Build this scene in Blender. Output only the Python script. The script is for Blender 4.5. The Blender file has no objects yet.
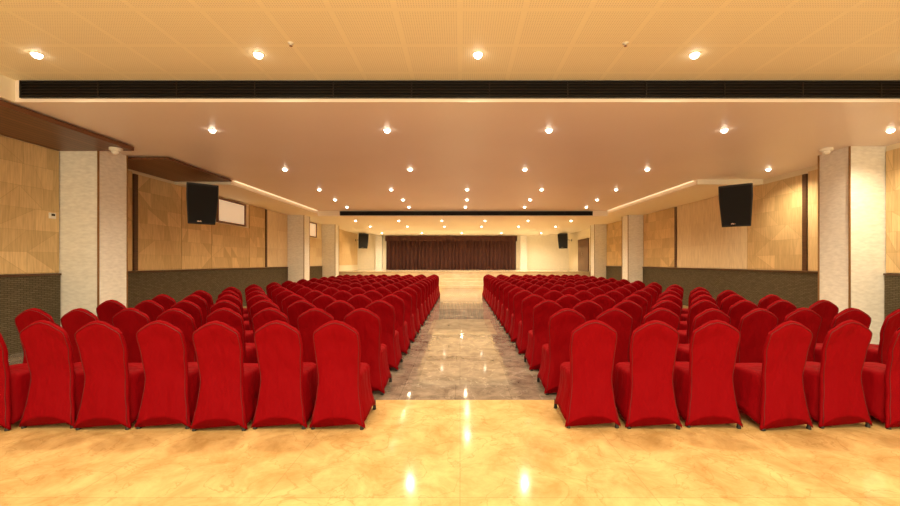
import bpy, bmesh, math, random
from mathutils import Vector
random.seed(7)
scene = bpy.context.scene
C = scene.collection
PI = math.pi
XL, XR = -7.1, 7.54
# ------------------------------------------------------------ materials
def newmat(name):
    m = bpy.data.materials.new(name); m.use_nodes = True
    nt = m.node_tree; b = nt.nodes['Principled BSDF']
    return m, nt, b
def N(nt, t, **kw):
    n = nt.nodes.new(t)
    for k, v in kw.items(): setattr(n, k, v)
    return n
def plain(name, col, rough=0.5, metal=0.0, noise=0.0, nscale=8, bump=0.0, bscale=60, spec=0.5, stretch=(1,1,1)):
    m, nt, b = newmat(name)
    b.inputs['Roughness'].default_value = rough; b.inputs['Metallic'].default_value = metal
    b.inputs['Specular IOR Level'].default_value = spec
    tc = N(nt, 'ShaderNodeTexCoord')
    mp = N(nt, 'ShaderNodeMapping'); mp.inputs['Scale'].default_value = stretch
    nt.links.new(tc.outputs['Object'], mp.inputs['Vector'])
    n = N(nt, 'ShaderNodeTexNoise'); n.inputs['Scale'].default_value = nscale; n.inputs['Detail'].default_value = 4
    nt.links.new(mp.outputs[0], n.inputs['Vector'])
    r = N(nt, 'ShaderNodeValToRGB')
    r.color_ramp.elements[0].position = 0.3; r.color_ramp.elements[1].position = 0.7
    r.color_ramp.elements[0].color = tuple(c*(1-noise) for c in col)+(1,)
    r.color_ramp.elements[1].color = tuple(min(1, c*(1+noise*.5)) for c in col)+(1,)
    nt.links.new(n.outputs['Fac'], r.inputs[0]); nt.links.new(r.outputs[0], b.inputs['Base Color'])
    if bump:
        n2 = N(nt, 'ShaderNodeTexNoise'); n2.inputs['Scale'].default_value = bscale
        nt.links.new(mp.outputs[0], n2.inputs['Vector'])
        bp = N(nt, 'ShaderNodeBump'); bp.inputs['Strength'].default_value = bump; bp.inputs['Distance'].default_value = 0.01
        nt.links.new(n2.outputs['Fac'], bp.inputs['Height']); nt.links.new(bp.outputs[0], b.inputs['Normal'])
    return m
def emis(name, col, s):
    m, nt, b = newmat(name)
    b.inputs['Base Color'].default_value = col+(1,)
    b.inputs['Emission Color'].default_value = col+(1,); b.inputs['Emission Strength'].default_value = s
    return m
def marble(name, c1, c2, vein, tile=1.2, rough=0.1, seam=0.75, off=(0,0), va=.45, spec=.5, c2var=.93, nsc=1.6):
    m, nt, b = newmat(name)
    g = N(nt, 'ShaderNodeNewGeometry')
    n = N(nt, 'ShaderNodeTexNoise'); n.inputs['Scale'].default_value = nsc; n.inputs['Detail'].default_value = 10; n.inputs['Distortion'].default_value = .5; n.inputs['Roughness'].default_value = .72
    nt.links.new(g.outputs['Position'], n.inputs['Vector'])
    r = N(nt, 'ShaderNodeValToRGB'); r.color_ramp.elements[0].position = .35; r.color_ramp.elements[1].position = .65
    r.color_ramp.elements[0].color = c1+(1,); r.color_ramp.elements[1].color = c2+(1,)
    nt.links.new(n.outputs['Fac'], r.inputs[0])
    n2 = N(nt, 'ShaderNodeTexNoise'); n2.inputs['Scale'].default_value = 3.1; n2.inputs['Detail'].default_value = 8; n2.inputs['Distortion'].default_value = .6
    nt.links.new(g.outputs['Position'], n2.inputs['Vector'])
    r2 = N(nt, 'ShaderNodeValToRGB')
    e = r2.color_ramp.elements; e[0].position = .488; e[0].color = (0,0,0,1); e[1].position = .5; e[1].color = (1,1,1,1)
    e3 = e.new(.512); e3.color = (0,0,0,1)
    nt.links.new(n2.outputs['Fac'], r2.inputs[0])
    mul = N(nt, 'ShaderNodeMath', operation='MULTIPLY'); mul.inputs[1].default_value = va
    nt.links.new(r2.outputs[0], mul.inputs[0])
    mx = N(nt, 'ShaderNodeMix', data_type='RGBA'); mx.inputs[7].default_value = vein+(1,)
    nt.links.new(mul.outputs[0], mx.inputs[0]); nt.links.new(r.outputs[0], mx.inputs[6])
    mp = N(nt, 'ShaderNodeMapping'); mp.inputs['Location'].default_value = (off[0], off[1], 0)
    nt.links.new(g.outputs['Position'], mp.inputs['Vector'])
    br = N(nt, 'ShaderNodeTexBrick', offset=0.0)
    br.inputs['Scale'].default_value = 1; br.inputs['Mortar Size'].default_value = .003; br.inputs['Mortar Smooth'].default_value = 0
    br.inputs['Brick Width'].default_value = tile; br.inputs['Row Height'].default_value = tile
    br.inputs['Color1'].default_value = (1,1,1,1); br.inputs['Color2'].default_value = (c2var,)*3+(1,); br.inputs['Mortar'].default_value = (seam,)*3+(1,)
    nt.links.new(mp.outputs[0], br.inputs['Vector'])
    m2 = N(nt, 'ShaderNodeMix', data_type='RGBA', blend_type='MULTIPLY'); m2.inputs[0].default_value = 1
    nt.links.new(mx.outputs[2], m2.inputs[6]); nt.links.new(br.outputs['Color'], m2.inputs[7])
    nt.links.new(m2.outputs[2], b.inputs['Base Color'])
    b.inputs['Roughness'].default_value = rough; b.inputs['Specular IOR Level'].default_value = spec
    return m
def perforated(name, col):
    m, nt, b = newmat(name)
    g = N(nt, 'ShaderNodeNewGeometry')
    br = N(nt, 'ShaderNodeTexBrick', offset=0.0)
    br.inputs['Scale'].default_value = 1; br.inputs['Mortar Size'].default_value = .018; br.inputs['Mortar Smooth'].default_value = 0
    br.inputs['Brick Width'].default_value = .6; br.inputs['Row Height'].default_value = .6
    nt.links.new(g.outputs['Position'], br.inputs['Vector'])
    sc = N(nt, 'ShaderNodeVectorMath', operation='SCALE'); sc.inputs['Scale'].default_value = 1/0.024
    nt.links.new(g.outputs['Position'], sc.inputs[0])
    fr = N(nt, 'ShaderNodeVectorMath', operation='FRACTION'); nt.links.new(sc.outputs[0], fr.inputs[0])
    sb = N(nt, 'ShaderNodeVectorMath', operation='SUBTRACT'); sb.inputs[1].default_value = (.5,.5,0); nt.links.new(fr.outputs[0], sb.inputs[0])
    ml = N(nt, 'ShaderNodeVectorMath', operation='MULTIPLY'); ml.inputs[1].default_value = (1,1,0); nt.links.new(sb.outputs[0], ml.inputs[0])
    ln = N(nt, 'ShaderNodeVectorMath', operation='LENGTH'); nt.links.new(ml.outputs[0], ln.inputs[0])
    lt = N(nt, 'ShaderNodeMath', operation='LESS_THAN'); lt.inputs[1].default_value = .24; nt.links.new(ln.outputs['Value'], lt.inputs[0])
    inv = N(nt, 'ShaderNodeMath', operation='SUBTRACT'); inv.inputs[0].default_value = 1; nt.links.new(br.outputs['Fac'], inv.inputs[1])
    mm = N(nt, 'ShaderNodeMath', operation='MULTIPLY'); nt.links.new(lt.outputs[0], mm.inputs[0]); nt.links.new(inv.outputs[0], mm.inputs[1])
    mx = N(nt, 'ShaderNodeMix', data_type='RGBA'); mx.inputs[6].default_value = col+(1,); mx.inputs[7].default_value = tuple(c*.74 for c in col)+(1,)
    nt.links.new(mm.outputs[0], mx.inputs[0]); nt.links.new(mx.outputs[2], b.inputs['Base Color'])
    b.inputs['Roughness'].default_value = .55
    return m
def panelmat(name, c1, c2):
    m, nt, b = newmat(name)
    at = N(nt, 'ShaderNodeAttribute', attribute_name='tint')
    mx = N(nt, 'ShaderNodeMix', data_type='RGBA'); mx.inputs[6].default_value = c1+(1,); mx.inputs[7].default_value = c2+(1,)
    nt.links.new(at.outputs['Fac'], mx.inputs[0])
    tc = N(nt, 'ShaderNodeTexCoord'); mp = N(nt, 'ShaderNodeMapping'); mp.inputs['Scale'].default_value = (1, 14, 1.2)
    nt.links.new(tc.outputs['Object'], mp.inputs['Vector'])
    n = N(nt, 'ShaderNodeTexNoise'); n.inputs['Scale'].default_value = 3; nt.links.new(mp.outputs[0], n.inputs['Vector'])
    r = N(nt, 'ShaderNodeValToRGB'); r.color_ramp.elements[0].color = (.82,.80,.77,1); r.color_ramp.elements[1].color = (1,1,1,1)
    r.color_ramp.elements[0].position = .3; r.color_ramp.elements[1].position = .65
    nt.links.new(n.outputs['Fac'], r.inputs[0])
    m2 = N(nt, 'ShaderNodeMix', data_type='RGBA', blend_type='MULTIPLY'); m2.inputs[0].default_value = 1
    nt.links.new(mx.outputs[2], m2.inputs[6]); nt.links.new(r.outputs[0], m2.inputs[7]); nt.links.new(m2.outputs[2], b.inputs['Base Color'])
    b.inputs['Roughness'].default_value = .5
    return m
def woven(name, c1, c2):
    m, nt, b = newmat(name)
    g = N(nt, 'ShaderNodeNewGeometry')
    sp = N(nt, 'ShaderNodeSeparateXYZ'); nt.links.new(g.outputs['Position'], sp.inputs[0])
    cb = N(nt, 'ShaderNodeCombineXYZ'); nt.links.new(sp.outputs['Y'], cb.inputs[0]); nt.links.new(sp.outputs['Z'], cb.inputs[1])
    br = N(nt, 'ShaderNodeTexBrick', offset=.5); br.inputs['Scale'].default_value = 1
    br.inputs['Brick Width'].default_value = .09; br.inputs['Row Height'].default_value = .03; br.inputs['Mortar Size'].default_value = .004
    br.inputs['Color1'].default_value = c1+(1,); br.inputs['Color2'].default_value = c2+(1,); br.inputs['Mortar'].default_value = tuple(c*.45 for c in c1)+(1,)
    nt.links.new(cb.outputs[0], br.inputs['Vector']); nt.links.new(br.outputs['Color'], b.inputs['Base Color'])
    b.inputs['Roughness'].default_value = .75; b.inputs['Specular IOR Level'].default_value = .15
    return m
def fabric(name, col):
    m, nt, b = newmat(name)
    b.inputs['Roughness'].default_value = .7
    b.inputs['Specular IOR Level'].default_value = .06
    oi = N(nt, 'ShaderNodeObjectInfo')
    tc = N(nt, 'ShaderNodeTexCoord'); mp = N(nt, 'ShaderNodeMapping'); mp.inputs['Scale'].default_value = (2.5, 2.5, 1)
    nt.links.new(tc.outputs['Object'], mp.inputs['Vector'])
    n = N(nt, 'ShaderNodeTexNoise', noise_dimensions='4D'); n.inputs['Scale'].default_value = 3.2; n.inputs['Detail'].default_value = 2
    mw = N(nt, 'ShaderNodeMath', operation='MULTIPLY'); mw.inputs[1].default_value = 40; nt.links.new(oi.outputs['Random'], mw.inputs[0])
    nt.links.new(mw.outputs[0], n.inputs['W']); nt.links.new(mp.outputs[0], n.inputs['Vector'])
    bp = N(nt, 'ShaderNodeBump'); bp.inputs['Strength'].default_value = .9; bp.inputs['Distance'].default_value = .05
    nt.links.new(n.outputs['Fac'], bp.inputs['Height']); nt.links.new(bp.outputs[0], b.inputs['Normal'])
    b.inputs['Base Color'].default_value = col+(1,)
    return m
M = dict(
 cream = marble('golden cream marble', (.44,.285,.110), (.68,.49,.235), (.36,.21,.07), 1.2, .11, .76, va=.5, spec=.16, nsc=2.6),
 grey = marble('grey marble', (.13,.105,.088), (.33,.275,.23), (.55,.5,.45), .6, .06, .6, (.05,0), va=.35, c2var=.78, nsc=4, spec=.45),
 tan = marble('warm grey marble', (.18,.150,.122), (.38,.32,.26), (.7,.62,.5), .6, .06, .6, va=.35, c2var=.85, nsc=4, spec=.45),
 pale = marble('pale marble', (.30,.24,.17), (.50,.41,.30), (.4,.3,.2), .6, .06, .7, va=.35, c2var=.85, nsc=3, spec=.45),
 ceil_perf = perforated('perforated ceiling', (.98,.89,.64)),
 ceil = plain('plaster ceiling', (.92,.82,.76), .38, noise=.03, nscale=.6),
 ceil_lip = plain('pale plaster', (.96,.89,.74), .5),
 wall = plain('warm wall', (.88,.78,.58), .6, noise=.05, nscale=1),
 backwall = plain('cream back wall', (.95,.90,.76), .6, noise=.04),
 panel = panelmat('geometric timber panel', (.52,.36,.16), (.84,.62,.32)),
 plainpanel = panelmat('plain timber panel', (.72,.51,.24), (.84,.63,.34)),
 palepanel = panelmat('pale timber panel', (.76,.60,.37), (.89,.75,.51)),
 wains = woven('woven wainscot', (.100,.080,.048), (.14,.115,.072)),
 cap = plain('dark timber', (.10,.045,.02), .4, noise=.3, nscale=6, stretch=(1,.2,6)),
 frame = plain('brown timber frame', (.20,.10,.04), .4, noise=.2, nscale=6),
 soffit = None,
 stone = plain('white textured stone', (.87,.86,.82), .5, noise=.12, nscale=9, bump=.35, bscale=30, stretch=(1,1,3)),
 brass = plain('bronze strip', (.30,.17,.07), .35, metal=.4),
 black = plain('black grille', (.006,.005,.005), .6, spec=.1),
 blackcab = plain('black cabinet', (.010,.010,.011), .45, bump=.2, bscale=200),
 mesh = plain('speaker mesh', (.012,.012,.013), .6, bump=.6, bscale=300, spec=.2),
 white = plain('white plastic', (.85,.82,.76), .35),
 steel = plain('chrome', (.6,.58,.55), .25, metal=1),
 rubber = plain('black rubber', (.01,.01,.01), .5),
 fab = fabric('red spandex', (.205,.0003,.0034)),
 pipe = plain('red piping', (.10,.001,.003), .6),
 curtain = plain('maroon curtain', (.065,.016,.010), .75, noise=.2, nscale=4),
 lens = emis('lamp lens', (1,.88,.68), 13),
 cove = emis('cove light', (1,.78,.48), 1.3),
 pane = emis('bright window pane', (.95,.80,.55), .35),
 door = plain('brown door', (.16,.075,.03), .4, noise=.3, nscale=5, stretch=(4,4,.5)),
 stage = marble('stage marble', (.72,.58,.38), (.86,.73,.54), (.5,.34,.18), .8, .15, .8, va=.25),
)
def planks():
    m, nt, b = newmat('timber plank soffit')
    g = N(nt, 'ShaderNodeNewGeometry')
    w = N(nt, 'ShaderNodeTexBrick', offset=.5); w.inputs['Scale'].default_value = 1
    w.inputs['Brick Width'].default_value = .11; w.inputs['Row Height'].default_value = 2.4; w.inputs['Mortar Size'].default_value = .008
    w.inputs['Color1'].default_value = (.20,.085,.035,1); w.inputs['Color2'].default_value = (.14,.055,.022,1); w.inputs['Mortar'].default_value = (.03,.012,.006,1)
    nt.links.new(g.outputs['Position'], w.inputs['Vector']); nt.links.new(w.outputs['Color'], b.inputs['Base Color'])
    b.inputs['Roughness'].default_value = .4
    return m
M['soffit'] = planks()
# ------------------------------------------------------------ mesh helpers
class MB:
    def __init__(s): s.v = []; s.f = []; s.mi = []; s.t = []; s.smooth = False
    def quad(s, pts, mi=0, tint=0):
        n = len(s.v); s.v += [tuple(p) for p in pts]; s.f.append(tuple(range(n, n+len(pts)))); s.mi.append(mi); s.t.append(tint)
    def box(s, x0, x1, y0, y1, z0, z1, mi=0, tint=0):
        n = len(s.v)
        s.v += [(x0,y0,z0),(x1,y0,z0),(x1,y1,z0),(x0,y1,z0),(x0,y0,z1),(x1,y0,z1),(x1,y1,z1),(x0,y1,z1)]
        for f in ((3,2,1,0),(4,5,6,7),(0,1,5,4),(1,2,6,5),(2,3,7,6),(3,0,4,7)):
            s.f.append(tuple(n+i for i in f)); s.mi.append(mi); s.t.append(tint)
    def loft(s, rings, cap0=True, cap1=True):
        n = len(s.v); k = len(rings[0])
        for r in rings: s.v += [tuple(p) for p in r]
        for i in range(len(rings)-1):
            for j in range(k):
                a = n+i*k+j; b = n+i*k+(j+1)%k
                s.f.append((a, b, b+k, a+k)); s.mi.append(0); s.t.append(0)
        if cap0: s.f.append(tuple(n+j for j in reversed(range(k)))); s.mi.append(0); s.t.append(0)
        if cap1: s.f.append(tuple(n+(len(rings)-1)*k+j for j in range(k))); s.mi.append(0); s.t.append(0)
    def lathe(s, prof, cx=0, cy=0, seg=20, axis='z'):
        rings = [[(cx+r*math.cos(2*PI*j/seg), cy+r*math.sin(2*PI*j/seg), z) for j in range(seg)] for r, z in prof]
        s.loft(rings)
    def tube(s, pts, r, seg=6):
        rings = []
        for i, p in enumerate(pts):
            a = Vector(pts[max(0, i-1)]); b = Vector(pts[min(len(pts)-1, i+1)])
            d = (b-a).normalized(); u = d.orthogonal().normalized() if i == 0 else (pu - d*pu.dot(d)).normalized()
            pu = u; w = d.cross(u)
            rings.append([Vector(p)+u*(r*math.cos(2*PI*j/seg))+w*(r*math.sin(2*PI*j/seg)) for j in range(seg)])
        s.loft(rings)
    def build(s, name, mats, parent=None, bevel=0, smooth=False):
        me = bpy.data.meshes.new(name); me.from_pydata(s.v, [], s.f)
        if not isinstance(mats, (list, tuple)): mats = [mats]
        for m in mats: me.materials.append(m)
        me.polygons.foreach_set('material_index', s.mi)
        if any(s.t):
            a = me.attributes.new('tint', 'FLOAT', 'FACE'); a.data.foreach_set('value', s.t)
        bm = bmesh.new(); bm.from_mesh(me)
        bmesh.ops.recalc_face_normals(bm, faces=bm.faces)
        bm.to_mesh(me); bm.free()
        if smooth: me.polygons.foreach_set('use_smooth', [True]*len(me.polygons))
        me.update()
        o = bpy.data.objects.new(name, me); C.objects.link(o)
        if parent: o.parent = parent
        if bevel:
            md = o.modifiers.new('bevel', 'BEVEL'); md.width = bevel; md.segments = 2; md.limit_method = 'ANGLE'
        return o
def tag(o, label, cat, group=None, kind=None):
    o['label'] = label; o['category'] = cat
    if group: o['group'] = group
    if kind: o['kind'] = kind
    return o
def thing(name, label, cat, loc, rz=0, group=None):
    o = bpy.data.objects.new(name, None); C.objects.link(o); o.empty_display_size = .1
    o.location = loc; o.rotation_euler = (0,0,rz)
    return tag(o, label, cat, group)
def struct(name, mb, mats, label=None, parent=None, **kw):
    o = mb.build(name, mats, parent, **kw)
    if not parent:
        o['kind'] = 'structure'
        if label: o['label'] = label; o['category'] = name.split('_')[0]
    return o
def dup(root, label=None):
    r = root.copy(); C.objects.link(r)
    if label: r['label'] = label
    for ch in list(root.children):
        c = ch.copy(); C.objects.link(c); c.parent = r
        for g in list(ch.children):
            d = g.copy(); C.objects.link(d); d.parent = c
    return r
ORD = ['first','second','third','fourth','fifth','sixth','seventh','eighth','ninth','tenth','eleventh','twelfth','thirteenth','fourteenth','fifteenth','sixteenth']
# ------------------------------------------------------------ room shell
mb = MB(); Y0 = -3.0; YB = 27.0
def fq(x0,x1,y0,y1,mi): mb.quad([(x0,y0,0),(x1,y0,0),(x1,y1,0),(x0,y1,0)], mi)
fq(XL,XR,Y0,4.1,0)
fq(XL,-.50,4.1,7.8,1); fq(.58,XR,4.1,7.8,1)
for k, (ya, yb, mi) in enumerate([(4.1,4.6,1),(4.6,5.7,2),(5.7,6.0,1),(6.0,7.4,2),(7.4,7.8,1)]): fq(-.50,.58,ya,yb,mi)
fq(XL,-.90,7.8,21.2,0); fq(1.0,XR,7.8,21.2,0)
fq(-.90,-.66,7.8,21.2,2); fq(.75,1.0,7.8,21.2,2)
ya = 7.8; seq = [(2.1,3),(.3,1),(1.5,2),(.3,1),(2.1,3),(.3,1),(1.5,2),(.3,1),(2.1,3),(.3,1),(1.5,2),(.3,1),(.8,3)]
for dy, mi in seq: fq(-.66,.75,ya,ya+dy,mi); ya += dy
fq(XL,XR,21.2,YB,0)
struct('floor', mb, [M['cream'], M['grey'], M['tan'], M['pale']], 'polished golden marble floor with grey inlaid aisle')
mb = MB(); mb.box(XL-.2, XL, Y0, YB+.2, 0, 3.9); struct('wall_left', mb, M['wall'], 'long left wall behind timber panels')
mb = MB(); mb.box(XR, XR+.2, Y0, YB+.2, 0, 3.9); struct('wall_right', mb, M['wall'], 'long right wall behind timber panels')
mb = MB(); mb.box(XL, XR, YB, YB+.2, 0, 3.9); struct('wall_back', mb, M['backwall'], 'cream end wall behind the stage')
mb = MB(); mb.box(-5.7, XR, Y0, 5.0, 3.78, 3.9); struct('ceiling', mb, M['ceil_perf'], 'perforated tile ceiling above the nearest part of the hall')
mb = MB(); mb.box(XL, -5.7, Y0, 5.0, 3.5, 3.9); struct('ceiling_near_left', mb, M['ceil_lip'], 'lowered pale ceiling strip at near left')
mb = MB(); mb.box(XL, XR, 5.0, 15.6, 3.5, 3.9); struct('ceiling_main', mb, M['ceil'], 'smooth tan plaster ceiling over the chairs')
mb = MB(); mb.box(-5.7, 5.9, 15.6, YB, 3.28, 3.9); struct('ceiling_far', mb, M['ceil_lip'], 'lower pale ceiling in front of the stage')
mb = MB(); mb.box(XL, -5.7, 9.7, YB, 3.38, 3.5); mb.box(XL,-5.7,15.6,YB,3.5,3.9); struct('ceiling_bulkhead_left', mb, M['ceil_lip'], 'pale ceiling bulkhead along the left wall')
mb = MB(); mb.box(5.9, XR, 9.7, YB, 3.38, 3.5); mb.box(5.9,XR,15.6,YB,3.5,3.9); struct('ceiling_bulkhead_right', mb, M['ceil_lip'], 'pale ceiling bulkhead along the right wall')
def cove(x0, x1, y0, y1, z, label):
    t = thing('linear_light', label, 'strip light', ((x0+x1)/2, (y0+y1)/2, z), group='warm linear ceiling lights')
    w, l = (x1-x0)/2, (y1-y0)/2
    m = MB(); m.box(-w-.008, w+.008, -l-.008, l+.008, -.008, -.001); m.build('housing', M['white'], t)
    m = MB(); m.box(-w, w, -l, l, -.0115, -.0085); m.build('diffuser', M['cove'], t)
cove(-5.69, -5.64, 9.8, 15.5, 3.5, 'warm linear light along the edge of the left ceiling bulkhead')
cove(5.84, 5.89, 9.8, 15.5, 3.5, 'warm linear light along the edge of the right ceiling bulkhead')
slatmat = plain('dark grille slat', (.016,.011,.008), .45, spec=.3)
def grille(x0, x1, y, z0, z1, label):
    t = thing('air_grille', label, 'air vent', ((x0+x1)/2, y, z0), group='long black ceiling air grilles')
    w = (x1-x0)/2; h = z1-z0
    b = MB(); b.box(-w, w, -.006, 0, 0, h); b.build('backing', M['black'], t)
    f = MB(); f.box(-w,w,-.03,-.006,0,.010); f.box(-w,w,-.03,-.006,h-.010,h); f.box(-w,-w+.014,-.03,-.006,.010,h-.010); f.box(w-.014,w,-.03,-.006,.010,h-.010); f.build('frame', M['blackcab'], t)
    s = MB(); n = 5
    for i in range(n):
        zz = .014+(h-.028)*(i+.5)/n
        s.box(-w+.014, w-.014, -.025, -.007, zz-.004, zz+.004)
    k = 1.0
    while k < 2*w-.2:
        s.box(-w+k-.006, -w+k+.006, -.026, -.006, .014, h-.014); k += 1.0
    s.build('slat', slatmat, t)
grille(-5.62, 7.4, 5.0, 3.545, 3.765, 'long black linear air grille across the near ceiling step')
grille(-4.8, 5.3, 15.6, 3.31, 3.48, 'far black linear air grille across the ceiling before the stage')
mb = MB(); mb.box(XL+.022, -5.75, Y0, 6.88, 3.41, 3.478); tag(mb.build('timber_soffit', M['soffit']), 'dark timber plank soffit at top left, nearest the camera', 'soffit', 'timber soffits')
mb = MB(); mb.box(XL+.022, -5.65, 7.55, 9.66, 3.44, 3.478); tag(mb.build('timber_soffit', M['soffit']), 'dark timber plank soffit just beyond the first left pillar', 'soffit', 'timber soffits')
# pillars
side_word = {-1:'left', 1:'right'}
pl = [(6.9,'nearest'),(16.0,'second'),(20.0,'third')]
for d, w in pl:
    for s in (-1, 1):
        top = 3.5 if d < 9 else 3.38
        x0, x1 = (XL, -6.4) if s < 0 else (6.9, XR)
        cx = (x0+x1)/2; hw = (x1-x0)/2; dp = .6
        t = thing('pillar', f'{w} white stone clad pillar with bronze corner strips on the {side_word[s]} wall', 'pillar', (cx, d+dp/2, 0), group='white pillars along the walls')
        b = MB(); b.box(-hw+.002, hw-.002, -dp/2, dp/2, .0, top-.002); b.build('shaft', M['stone'], t)
        xe = hw if s < 0 else -hw
        for ye in (-dp/2, dp/2):
            b = MB(); b.box(xe-.014, xe+.008, ye-.008 if ye < 0 else ye-.014, ye+.014 if ye < 0 else ye+.008, 0, top-.003); b.build('corner_strip', M['brass'], t)
tn = 1
bays = [(Y0, 6.88), (7.52, 15.98), (16.62, 19.98), (20.62, 22.45)]
for s in (-1, 1):
    for a, b_ in bays:
        m = MB()
        if s < 0: m.box(XL, XL+.05, a, b_, 0, 1.22, 0); m.box(XL, XL+.07, a, b_, 1.22, 1.25, 1)
        else: m.box(XR-.05, XR, a, b_, 0, 1.22, 0); m.box(XR-.07, XR, a, b_, 1.22, 1.25, 1)
        struct(f'trim_{tn}', m, [M['wains'], M['cap']], f'dark woven wainscot along the {side_word[s]} wall'); tn += 1
def wall_panel(s, y0, y1, style, label, top=3.40, z0=1.26):
    X = XL if s < 0 else XR; dx = .03*(-s)
    def P(y, z, off=0): return (X+dx+off*(-s), y, z)
    t = MB()
    x0, x1 = sorted((X, X+dx*.9))
    t.box(x0, x1, y0, y1, z0, top, tint=.25)
    if style == 'geo':
        nr = max(1, round((top-z0)/.36)); ch = (top-z0)/nr; gp = .003
        for j in range(nr):
            za, zb = z0+j*ch+gp, z0+(j+1)*ch-gp
            y = y0 - random.uniform(0, .35)
            while y < y1-.02:
                w_ = random.choice((.36,.48,.60)); a = max(y, y0)+gp; b = min(y+w_, y1)-gp; y += w_
                if b-a < .04: continue
                k = random.random()
                if k < .35: polys = [[(a,za),(b,za),(b,zb),(a,zb)]]
                elif k < .6: polys = [[(a,za),(b-.006,za),(a,zb-.005)], [(b,za+.005),(b,zb),(a+.006,zb)]]
                elif k < .85: polys = [[(a+.006,za),(b,za),(b,zb-.005)], [(a,za+.005),(b-.006,zb),(a,zb)]]
                else:
                    c1 = a+(b-a)*.35; c2 = a+(b-a)*.65
                    polys = [[(a,za),(c2,za),(c1,zb),(a,zb)], [(c2+.005,za),(b,za),(b,zb),(c1+.005,zb)]]
                for p in polys: t.quad([P(q[0], q[1]) for q in p], 0, random.uniform(.35, 1))
    else:
        nc = max(1, round((y1-y0)/.9)); cw = (y1-y0)/nc
        nr = 3; ch = (top-z0)/nr
        for i in range(nc):
            for j in range(nr):
                t.box(*sorted((X+dx*.9, X+dx)), y0+i*cw+.003, y0+(i+1)*cw-.003, z0+j*ch+.003, z0+(j+1)*ch-.003, 0, random.uniform(.3, 1))
    mat = {'geo':M['panel'], 'plain':M['plainpanel'], 'pale':M['palepanel']}[style]
    tag(t.build('wall_panel', mat), label, 'wall panel', 'timber wall panels')
def strip(s, y, label):
    X = XL if s < 0 else XR
    m = MB(); m.box(*sorted((X, X-.06*s)), y-.05, y+.05, 1.26, 3.36)
    tag(m.build('timber_strip', M['cap']), label, 'wall strip', 'dark vertical strips between panels')
wall_panel(-1, Y0, 6.88, 'geo', 'block-patterned timber wall panel left of the nearest left pillar')
wall_panel(-1, 7.52, 8.42, 'geo', 'narrow patterned timber panel directly beyond nearest left pillar')
strip(-1, 8.48, 'dark vertical strip on the left wall beyond the nearest pillar')
wall_panel(-1, 8.54, 9.9, 'geo', 'patterned timber panel on left wall before the hung loudspeaker', top=3.37)
wall_panel(-1, 9.91, 11.1, 'geo', 'patterned timber panel on left wall behind the hung loudspeaker', top=3.37)
wall_panel(-1, 11.11, 13.1, 'geo', 'low patterned timber panel under the left wall window', top=2.58)
wall_panel(-1, 13.11, 14.15, 'geo', 'patterned timber panel on left wall just past the window', top=3.37)
strip(-1, 14.2, 'dark vertical strip on left wall between window and second pillar')
wall_panel(-1, 14.26, 15.98, 'pale', 'pale timber panel on left wall against the second pillar', top=3.37)
wall_panel(-1, 16.62, 19.98, 'pale', 'pale timber panel between second and third left pillars', top=2.6)
wall_panel(-1, 20.62, 26.9, 'plain', 'plain timber panel on left wall beside the stage', top=3.37)
wall_panel(1, Y0, 6.88, 'geo', 'patterned timber wall panel right of the nearest right pillar')
wall_panel(1, 7.52, 8.42, 'plain', 'narrow plain timber panel directly beyond nearest right pillar')
strip(1, 8.48, 'dark vertical strip on the right wall beyond the nearest pillar')
wall_panel(1, 8.54, 10.2, 'geo', 'golden patterned timber panel right of the hung loudspeaker', top=3.37)
wall_panel(1, 10.21, 13.5, 'pale', 'pale timber panel behind and left of right loudspeaker', top=3.37)
strip(1, 13.56, 'dark vertical strip on right wall before the second pillar')
wall_panel(1, 13.62, 15.98, 'geo', 'block-patterned timber panel against the second right pillar', top=3.37)
wall_panel(1, 16.62, 19.98, 'geo', 'block-patterned timber panel between second and third right pillars', top=3.37)
wall_panel(1, 20.62, 22.4, 'pale', 'pale timber panel on right wall just before the brown door', top=3.37)
def window(n, y0, y1, z0, z1, label):
    m = MB(); X = XL; w = .045
    m.box(X, X+.06, y0, y1, z0, z0+w); m.box(X, X+.06, y0, y1, z1-w, z1); m.box(X, X+.06, y0, y0+w, z0+w, z1-w); m.box(X, X+.06, y1-w, y1, z0+w, z1-w)
    o = struct(f'window_{n}', m, M['frame'], label)
    p = MB(); p.box(X, X+.015, y0+w, y1-w, z0+w, z1-w); p.build('pane', M['pane'], o)
window(1, 11.35, 12.85, 2.62, 3.34, 'high timber framed window on the left wall')
window(2, 17.2, 19.2, 2.64, 3.34, 'small far high window on the left wall')
m = MB(); m.box(XR-.06, XR, 22.75, 24.75, .9, 2.85)
o = struct('door_1', m, M['door'], 'brown double door at stage level on the right wall', bevel=.01)
for yy in (23.68, 23.82):
    h = MB(); h.tube([(XR-.06,yy,1.75),(XR-.11,yy,1.75),(XR-.11,yy,2.05),(XR-.06,yy,2.05)], .012); h.build('handle', M['steel'], o)
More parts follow.
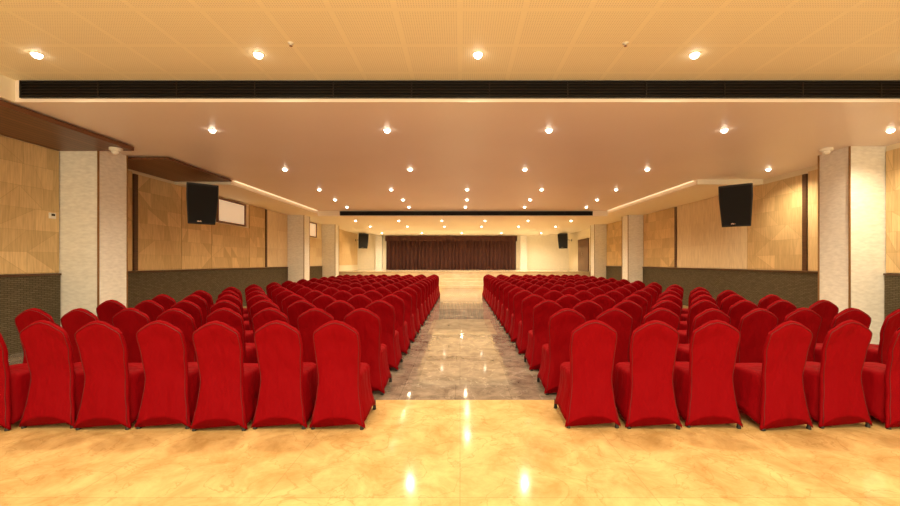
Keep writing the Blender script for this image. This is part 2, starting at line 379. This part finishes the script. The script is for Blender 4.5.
# ------------------------------------------------------------ stage
t = thing('stage', 'low marble stage with steps across the far end of the hall', 'stage', (0, 22.5, 0))
m = MB(); m.box(XL+.03, XR-.08, 0, 4.48, 0, .86); m.build('stage_body', M['stage'], t)
m = MB(); m.box(XL+.03, XR-.08, -.03, 4.48, .86, .9); m.build('stage_floor', M['stage'], t)
for k in range(4):
    m = MB(); m.box(-1.9, 2.1, -.32*(4-k), -.32*(3-k) if k < 3 else -.031, 0, .18*(k+1)); m.build('step', M['stage'], t, bevel=.01)
t = thing('stage_curtain', 'wide maroon pleated curtain hanging at the back of the stage', 'curtain', (-.6, 26.75, .9))
m = MB(); n = 700; W = 8.9
rows = [(2.3,.7),(1.5,.9),(.7,1.1),(.02,1.2)]
top = []
for (z, a) in rows:
    top.append([(-W/2+W*i/n, .07*a*math.sin(i/n*W*2*PI/.26+.6*math.sin(i*.07))+.02*math.sin(i*.31), z) for i in range(n+1)])
nn = len(m.v)
for r in top: m.v += r
for i in range(len(top)-1):
    for j in range(n):
        a = nn+i*(n+1)+j; m.f.append((a, a+1, a+n+2, a+n+1)); m.mi.append(0); m.t.append(0)
m.build('pleated_cloth', M['curtain'], t, smooth=True)
m = MB(); rr = []
for z in (2.34, 1.98):
    rr.append([(-W/2-.05+(W+.1)*i/400, -.14+.03*math.sin(i/400*W*2*PI/.4), z) for i in range(401)])
for r in rr: m.v += r
for j in range(400): m.f.append((j, j+1, j+402, j+401)); m.mi.append(0); m.t.append(0)
m.build('valance', M['curtain'], t, smooth=True)
m = MB(); m.tube([(-W/2-.1,0,2.33),(W/2+.1,0,2.33)], .025, 8); m.build('curtain_rail', M['steel'], t)
for x, wd in ((4.15,'right'),(-5.75,'left')):
    t = thing('pilaster', f'slim cream pilaster on the end wall {wd} of the curtain', 'pilaster', (x+.2, 26.8, .9), group='cream pilasters beside the stage curtain')
    m = MB(); m.box(-.22, .22, -.18, .19, .1, 2.37); m.build('shaft', M['stone'], t)
    m = MB(); m.box(-.26, .26, -.22, .195, .001, .1); m.build('base', M['stone'], t)
# ------------------------------------------------------------ speakers
def speaker(x, y, zb, rz, h, label, wo=.045):
    t = thing('loudspeaker', label, 'loudspeaker', (x, y, zb), rz, 'wall hung black loudspeakers')
    w = .34*h; d = .27*h
    tilt = math.radians(10)
    def T(p):
        X, Y, Z = p
        return (X, Y*math.cos(tilt)-Z*math.sin(tilt), Z*math.cos(tilt)+Y*math.sin(tilt))
    def lw(z): return .86+.14*min(1, z/(h*.7))
    m = MB()
    prof = [(-w,-d),(w,-d),(w*.62,d),(-w*.62,d)]
    m.loft([[T((a*lw(z),b,z)) for a,b in prof] for z in (0,h*.35,h*.7,h)]); m.build('cabinet', M['blackcab'], t, bevel=.012)
    m = MB(); m.loft([[T((a*lw(z),b,z)) for a,b in [(-w*.92,-d-.012),(w*.92,-d-.012),(w*.92,-d-.001),(-w*.92,-d-.001)]] for z in (.04*h,h*.35,h*.7,.96*h)]); m.build('grille', M['mesh'], t, bevel=.003)
    sgn = -1 if x < 0 else 1
    wallx = (XL+wo) if x < 0 else (XR-wo)
    cz, sz = math.cos(-rz), math.sin(-rz)
    def loc(wx, wy, wz):
        dx, dy = wx-x, wy-y
        return (dx*cz-dy*sz, dx*sz+dy*cz, wz-zb)
    b0 = T((0, d, h*.55))
    m = MB()
    yb = y+1.0
    e = loc(wallx-.02*sgn, yb, zb+b0[2])
    m.tube([b0, (b0[0], b0[1]+.05, b0[2]), e], .016, 8); m.build('wall_arm', M['rubber'], t)
    m = MB()
    c = [loc(wallx, yb+a, zb+b0[2]+b) for a, b in ((-.05,-.07),(.05,-.07),(.05,.07),(-.05,.07))]
    c2 = [loc(wallx-.02*sgn, yb+a, zb+b0[2]+b) for a, b in ((-.05,-.07),(.05,-.07),(.05,.07),(-.05,.07))]
    m.loft([c, c2]); m.build('wall_plate', M['rubber'], t)
    m = MB(); m.box(-w*.3,-w*.05,-d-.016,-d-.0125,.06*h,.09*h); m.v=[T(v) for v in m.v]; m.build('badge', M['steel'], t)
R = math.radians
speaker(-6.10, 9.15, 2.36, R(42), .92, 'black loudspeaker on the left wall beyond the nearest pillar')
speaker(6.55, 9.2, 2.31, R(-42), .96, 'black loudspeaker on the right wall beyond the nearest pillar')
speaker(-6.35, 25.3, 2.36, R(28), .95, 'small far black loudspeaker on left wall beside the stage')
speaker(6.75, 25.3, 2.36, R(-28), .95, 'small far black loudspeaker on right wall beside the stage', .002)
# ------------------------------------------------------------ ceiling lights
LIGHTP = 180
lightdata = bpy.data.lights.new('downlight_beam', 'SPOT'); lightdata.energy = LIGHTP; lightdata.color = (1,.80,.52)
lightdata.spot_size = R(152); lightdata.spot_blend = .8; lightdata.shadow_soft_size = .04
stage_fill = lightdata.copy(); stage_fill.energy = 330; stage_fill.spot_size = R(165)  # wider, stronger fill beam for the added row over the stage
proto = thing('recessed_downlight', '', 'ceiling light', (0,0,0), group='recessed ceiling downlights')
m = MB(); rings = []
for r, z in ((.047,-.001),(.058,-.001),(.060,-.006),(.055,-.009),(.047,-.006)):
    rings.append([(r*math.cos(2*PI*j/24), r*math.sin(2*PI*j/24), z) for j in range(24)])
m.loft(rings+[rings[0]], False, False); m.build('trim_ring', M['white'], proto, smooth=True)
m = MB(); m.lathe([(.045,-.001),(.045,-.015),(.040,-.030),(.027,-.042),(.01,-.046)], seg=24); m.build('lens', M['lens'], proto, smooth=True)
lo = bpy.data.objects.new('beam', lightdata); C.objects.link(lo); lo.parent = proto; lo.location = (0,0,-.06)
rowsL = [
 (4.37, 3.78, [-4.74,-2.26,.2,2.63,5.1]),
 (1.4, 3.78, [-4.74,-2.26,.2,2.63,5.1]),
 (-1.4, 3.78, [-4.74,-2.26,.2,2.63,5.1]),
 (6.05, 3.5, [-3.84,-1.13,1.38,4.1,6.68]),
 (8.6, 3.5, [-3.86,-1.1,1.43,4.13,6.8]),
 (11.0, 3.5, [-3.97,-1.94,.2,2.3,4.4]),
 (12.8, 3.5, [-4.1,-1.87,.23,2.3,4.5]),
 (14.5, 3.5, [-4.2,-1.9,.2,2.4,4.7]),
 (17.2, 3.28, [-4.6,-2.7,-.8,1.1,3.0,4.9]),
 (20.0, 3.28, [-4.6,-2.7,-.8,1.1,3.0,4.9]),
 (24.5, 3.28, [-4.9,-2.4,.1,2.6,5.1]),  # added row, put in to brighten the dim end wall
]
first = True
for ri, (y, z, xs) in enumerate(rowsL):
    for xi, x in enumerate(xs):
        o = proto if first else dup(proto); first = False
        o.location = (x, y, z)
        if ri == 10:
            for c in o.children:
                if c.type == 'LIGHT': c.data = stage_fill
        rn = {0:'ceiling row nearest the black grille on the camera side', 1:'second row back in the perforated ceiling', 2:'third row back in the perforated ceiling'}.get(ri)
        if rn is None: rn = f'{ORD[ri-3]} ceiling row beyond the near grille' if ri < 8 else f'{ORD[ri-8]} ceiling row beyond the far grille'  # last row beyond the far grille is the added stage fill
        o['label'] = f'round glowing downlight, {ORD[xi]} from left, {rn}'
for x, w in ((-1.8,'left'),(1.76,'right')):
    t = thing('sprinkler', f'small {w} sprinkler head in the perforated near ceiling', 'sprinkler', (x, 4.15, 3.78), group='ceiling sprinklers')
    m = MB(); m.lathe([(.03,0),(.03,-.005),(.009,-.008),(.008,-.028)], seg=14); m.build('head', M['white'], t, smooth=True)
    m = MB(); m.lathe([(.014,-.028),(.018,-.031),(.014,-.034)], seg=14); m.build('deflector', M['steel'], t)
for x, y, z, w in ((-5.93,6.72,3.41,'left'),(6.62,7.05,3.5,'right')):
    t = thing('dome_camera', f'small white dome camera on the ceiling near the first {w} pillar', 'camera', (x, y, z), group='white dome cameras')
    m = MB(); m.lathe([(.095,0),(.095,-.04),(.08,-.05)], seg=18); m.build('base', M['white'], t)
    m = MB(); m.lathe([(.065,-.05),(.062,-.075),(.045,-.1),(.01,-.112)], seg=18); m.build('dome', M['white'], t, smooth=True)
t = thing('thermostat', 'small white control box on the near left wall', 'control box', (XL+.030, 6.75, 2.2))
m = MB(); m.box(0,.03,-.05,.05,0,.1); m.build('housing', M['white'], t, bevel=.005)
m = MB(); m.box(.03,.033,-.03,.03,.045,.085); m.build('screen', M['rubber'], t)
# ------------------------------------------------------------ chairs
def sgnp(c, p): return math.copysign(abs(c)**p, c)
def interp(tab, v):
    for (a, x), (b, y) in zip(tab, tab[1:]):
        if v <= b:
            f = (v-a)/(b-a); f = f*f*(3-2*f); return x+(y-x)*f
    return tab[-1][1]
Wt = [(0,.244),(.12,.222),(.3,.197),(.46,.184),(.66,.193),(.84,.205),(.93,.204),(1,.196)]
Yt = [(0,-.240),(.25,-.212),(.5,-.195),(.75,-.225),(1,-.275)]
def topz(u):
    a = min(1, abs(u))
    return .825 + .086*(max(0, 1-a**2.8))**.6 + .042*(.5+.5*math.cos(PI*min(1, a/.84)))
def hem(u): return .012+.088*(1-abs(u)**2.2)
def back_pt(v, a, ths=1.0, ws=1.0):
    w = interp(Wt, v)*ws; cx = sgnp(math.cos(a), .55); sy = sgnp(math.sin(a), .7)
    u = cx
    z = hem(u)+(topz(u*.985)-hem(u))*v
    return (w*cx, interp(Yt, v)+.030*ths*sy, z)
def chair_proto():
    t = thing('banquet_chair', '', 'chair', (0,0,0), 0)
    m = MB(); K = 52
    vs = [0,.03,.08,.15,.22,.3,.38,.46,.54,.62,.7,.78,.85,.9,.94,.97,.99,1.0]
    rings = []
    for v in vs:
        th = 1 if v < .94 else {0.94:.97,.97:.86,.99:.62,1.0:.3}[v]
        if v < .1: th = .8
        rings.append([back_pt(v, 2*PI*j/K, th) for j in range(K)])
    m.loft(rings)
    m.build('backrest', M['fab'], t, smooth=True)
    m = MB(); K = 48; rings = []
    lv = [(0,.243,.240),(.05,.232,.232),(.14,.212,.218),(.25,.196,.208),(.36,.190,.205),(.42,.191,.207),(.452,.186,.200),(.468,.168,.184),(.474,.12,.13),(.476,.04,.04)]
    for z, hx, hy in lv:
        ring = []
        for j in range(K):
            a = 2*PI*j/K; cx = sgnp(math.cos(a), .38); cy = sgnp(math.sin(a), .38)
            k = min(abs(cx), abs(cy)); arch = .012+.100*(1-k**2.2)
            zz = arch+(z)*(1-arch/.476) if z < .45 else z
            ring.append((hx*cx, .012+hy*cy, zz))
        rings.append(ring)
    m.loft(rings, True, True)
    m.build('seat', M['fab'], t, smooth=True)
    for sx in (-1,1):
        for sy in (-1,1):
            m = MB(); x = sx*.212; y = .02+sy*.206 if sy > 0 else -.235
            m.lathe([(.017,0),(.019,.004),(.015,.03),(.012,.09)], x, y, 10); m.build('leg', M['rubber'], t)
    left = []; right = []
    for v in (.03,.1,.2,.3,.4,.5,.6,.7,.8,.88,.94,.97):
        for sx, L in ((-1,left),(1,right)):
            p = back_pt(v, R(-90)+sx*R(62), 1.0); L.append((p[0], p[1]-.001, p[2]))
    arc = []
    for k in range(1, 16):
        a = R(-90)+R(62)*(-1+2*k/16); p = back_pt(.975, a, .9); arc.append((p[0], p[1]-.002, p[2]))
    m = MB(); m.tube(left+arc+right[::-1], .0026, 5); m.build('piping', M['pipe'], t, smooth=True)
    return t
cp = chair_proto(); first = True
NR = 15
front_rot_r = [.0, -.03, -.06, .07, .05, .06, .03, 0]
front_x_r = [1.16, 1.69, 2.23, 2.80, 3.36, 3.92, 4.47]
for r in range(NR):
    for s in (-1, 1):
        for k in range(8):
            if r == 0 and k == 7: continue
            x = (-1.06-.508*k) if s < 0 else (1.16+.520*k)
            if r == 0 and s > 0: x = front_x_r[k]
            y = 3.62+.9*r
            o = cp if first else dup(cp); first = False
            o.location = (x+random.uniform(-.002,.002), y+random.uniform(-.04,.04), 0)
            o.rotation_euler = (0,0,front_rot_r[k] if (r == 0 and s > 0) else random.uniform(-.02,.02))
            rn = 'nearest row' if r == 0 else ('farthest row by the stage' if r == NR-1 else f'{ORD[r]} row from the camera')
            seat = 'on the aisle' if k == 0 else f'{ORD[k]} from the aisle'
            o['label'] = f'red spandex-covered banquet chair, {side_word[s]} block, {rn}, {seat}'
            o['group'] = f'red covered chairs {side_word[s]} of the aisle'
# ------------------------------------------------------------ world, camera
w = bpy.data.worlds.new('World'); scene.world = w; w.use_nodes = True
w.node_tree.nodes['Background'].inputs[0].default_value = (1,.83,.53,1); w.node_tree.nodes['Background'].inputs[1].default_value = 3.3
cam = bpy.data.cameras.new('camera'); co = bpy.data.objects.new('camera', cam); C.objects.link(co)
co.location = (0,0,1.45); co.rotation_euler = (PI/2,0,0)
cam.sensor_width = 36; cam.lens = 390/900*36; cam.shift_x = -10/900; cam.shift_y = 9/900; cam.clip_start = .05
scene.camera = co
scene.view_settings.view_transform = 'Standard'
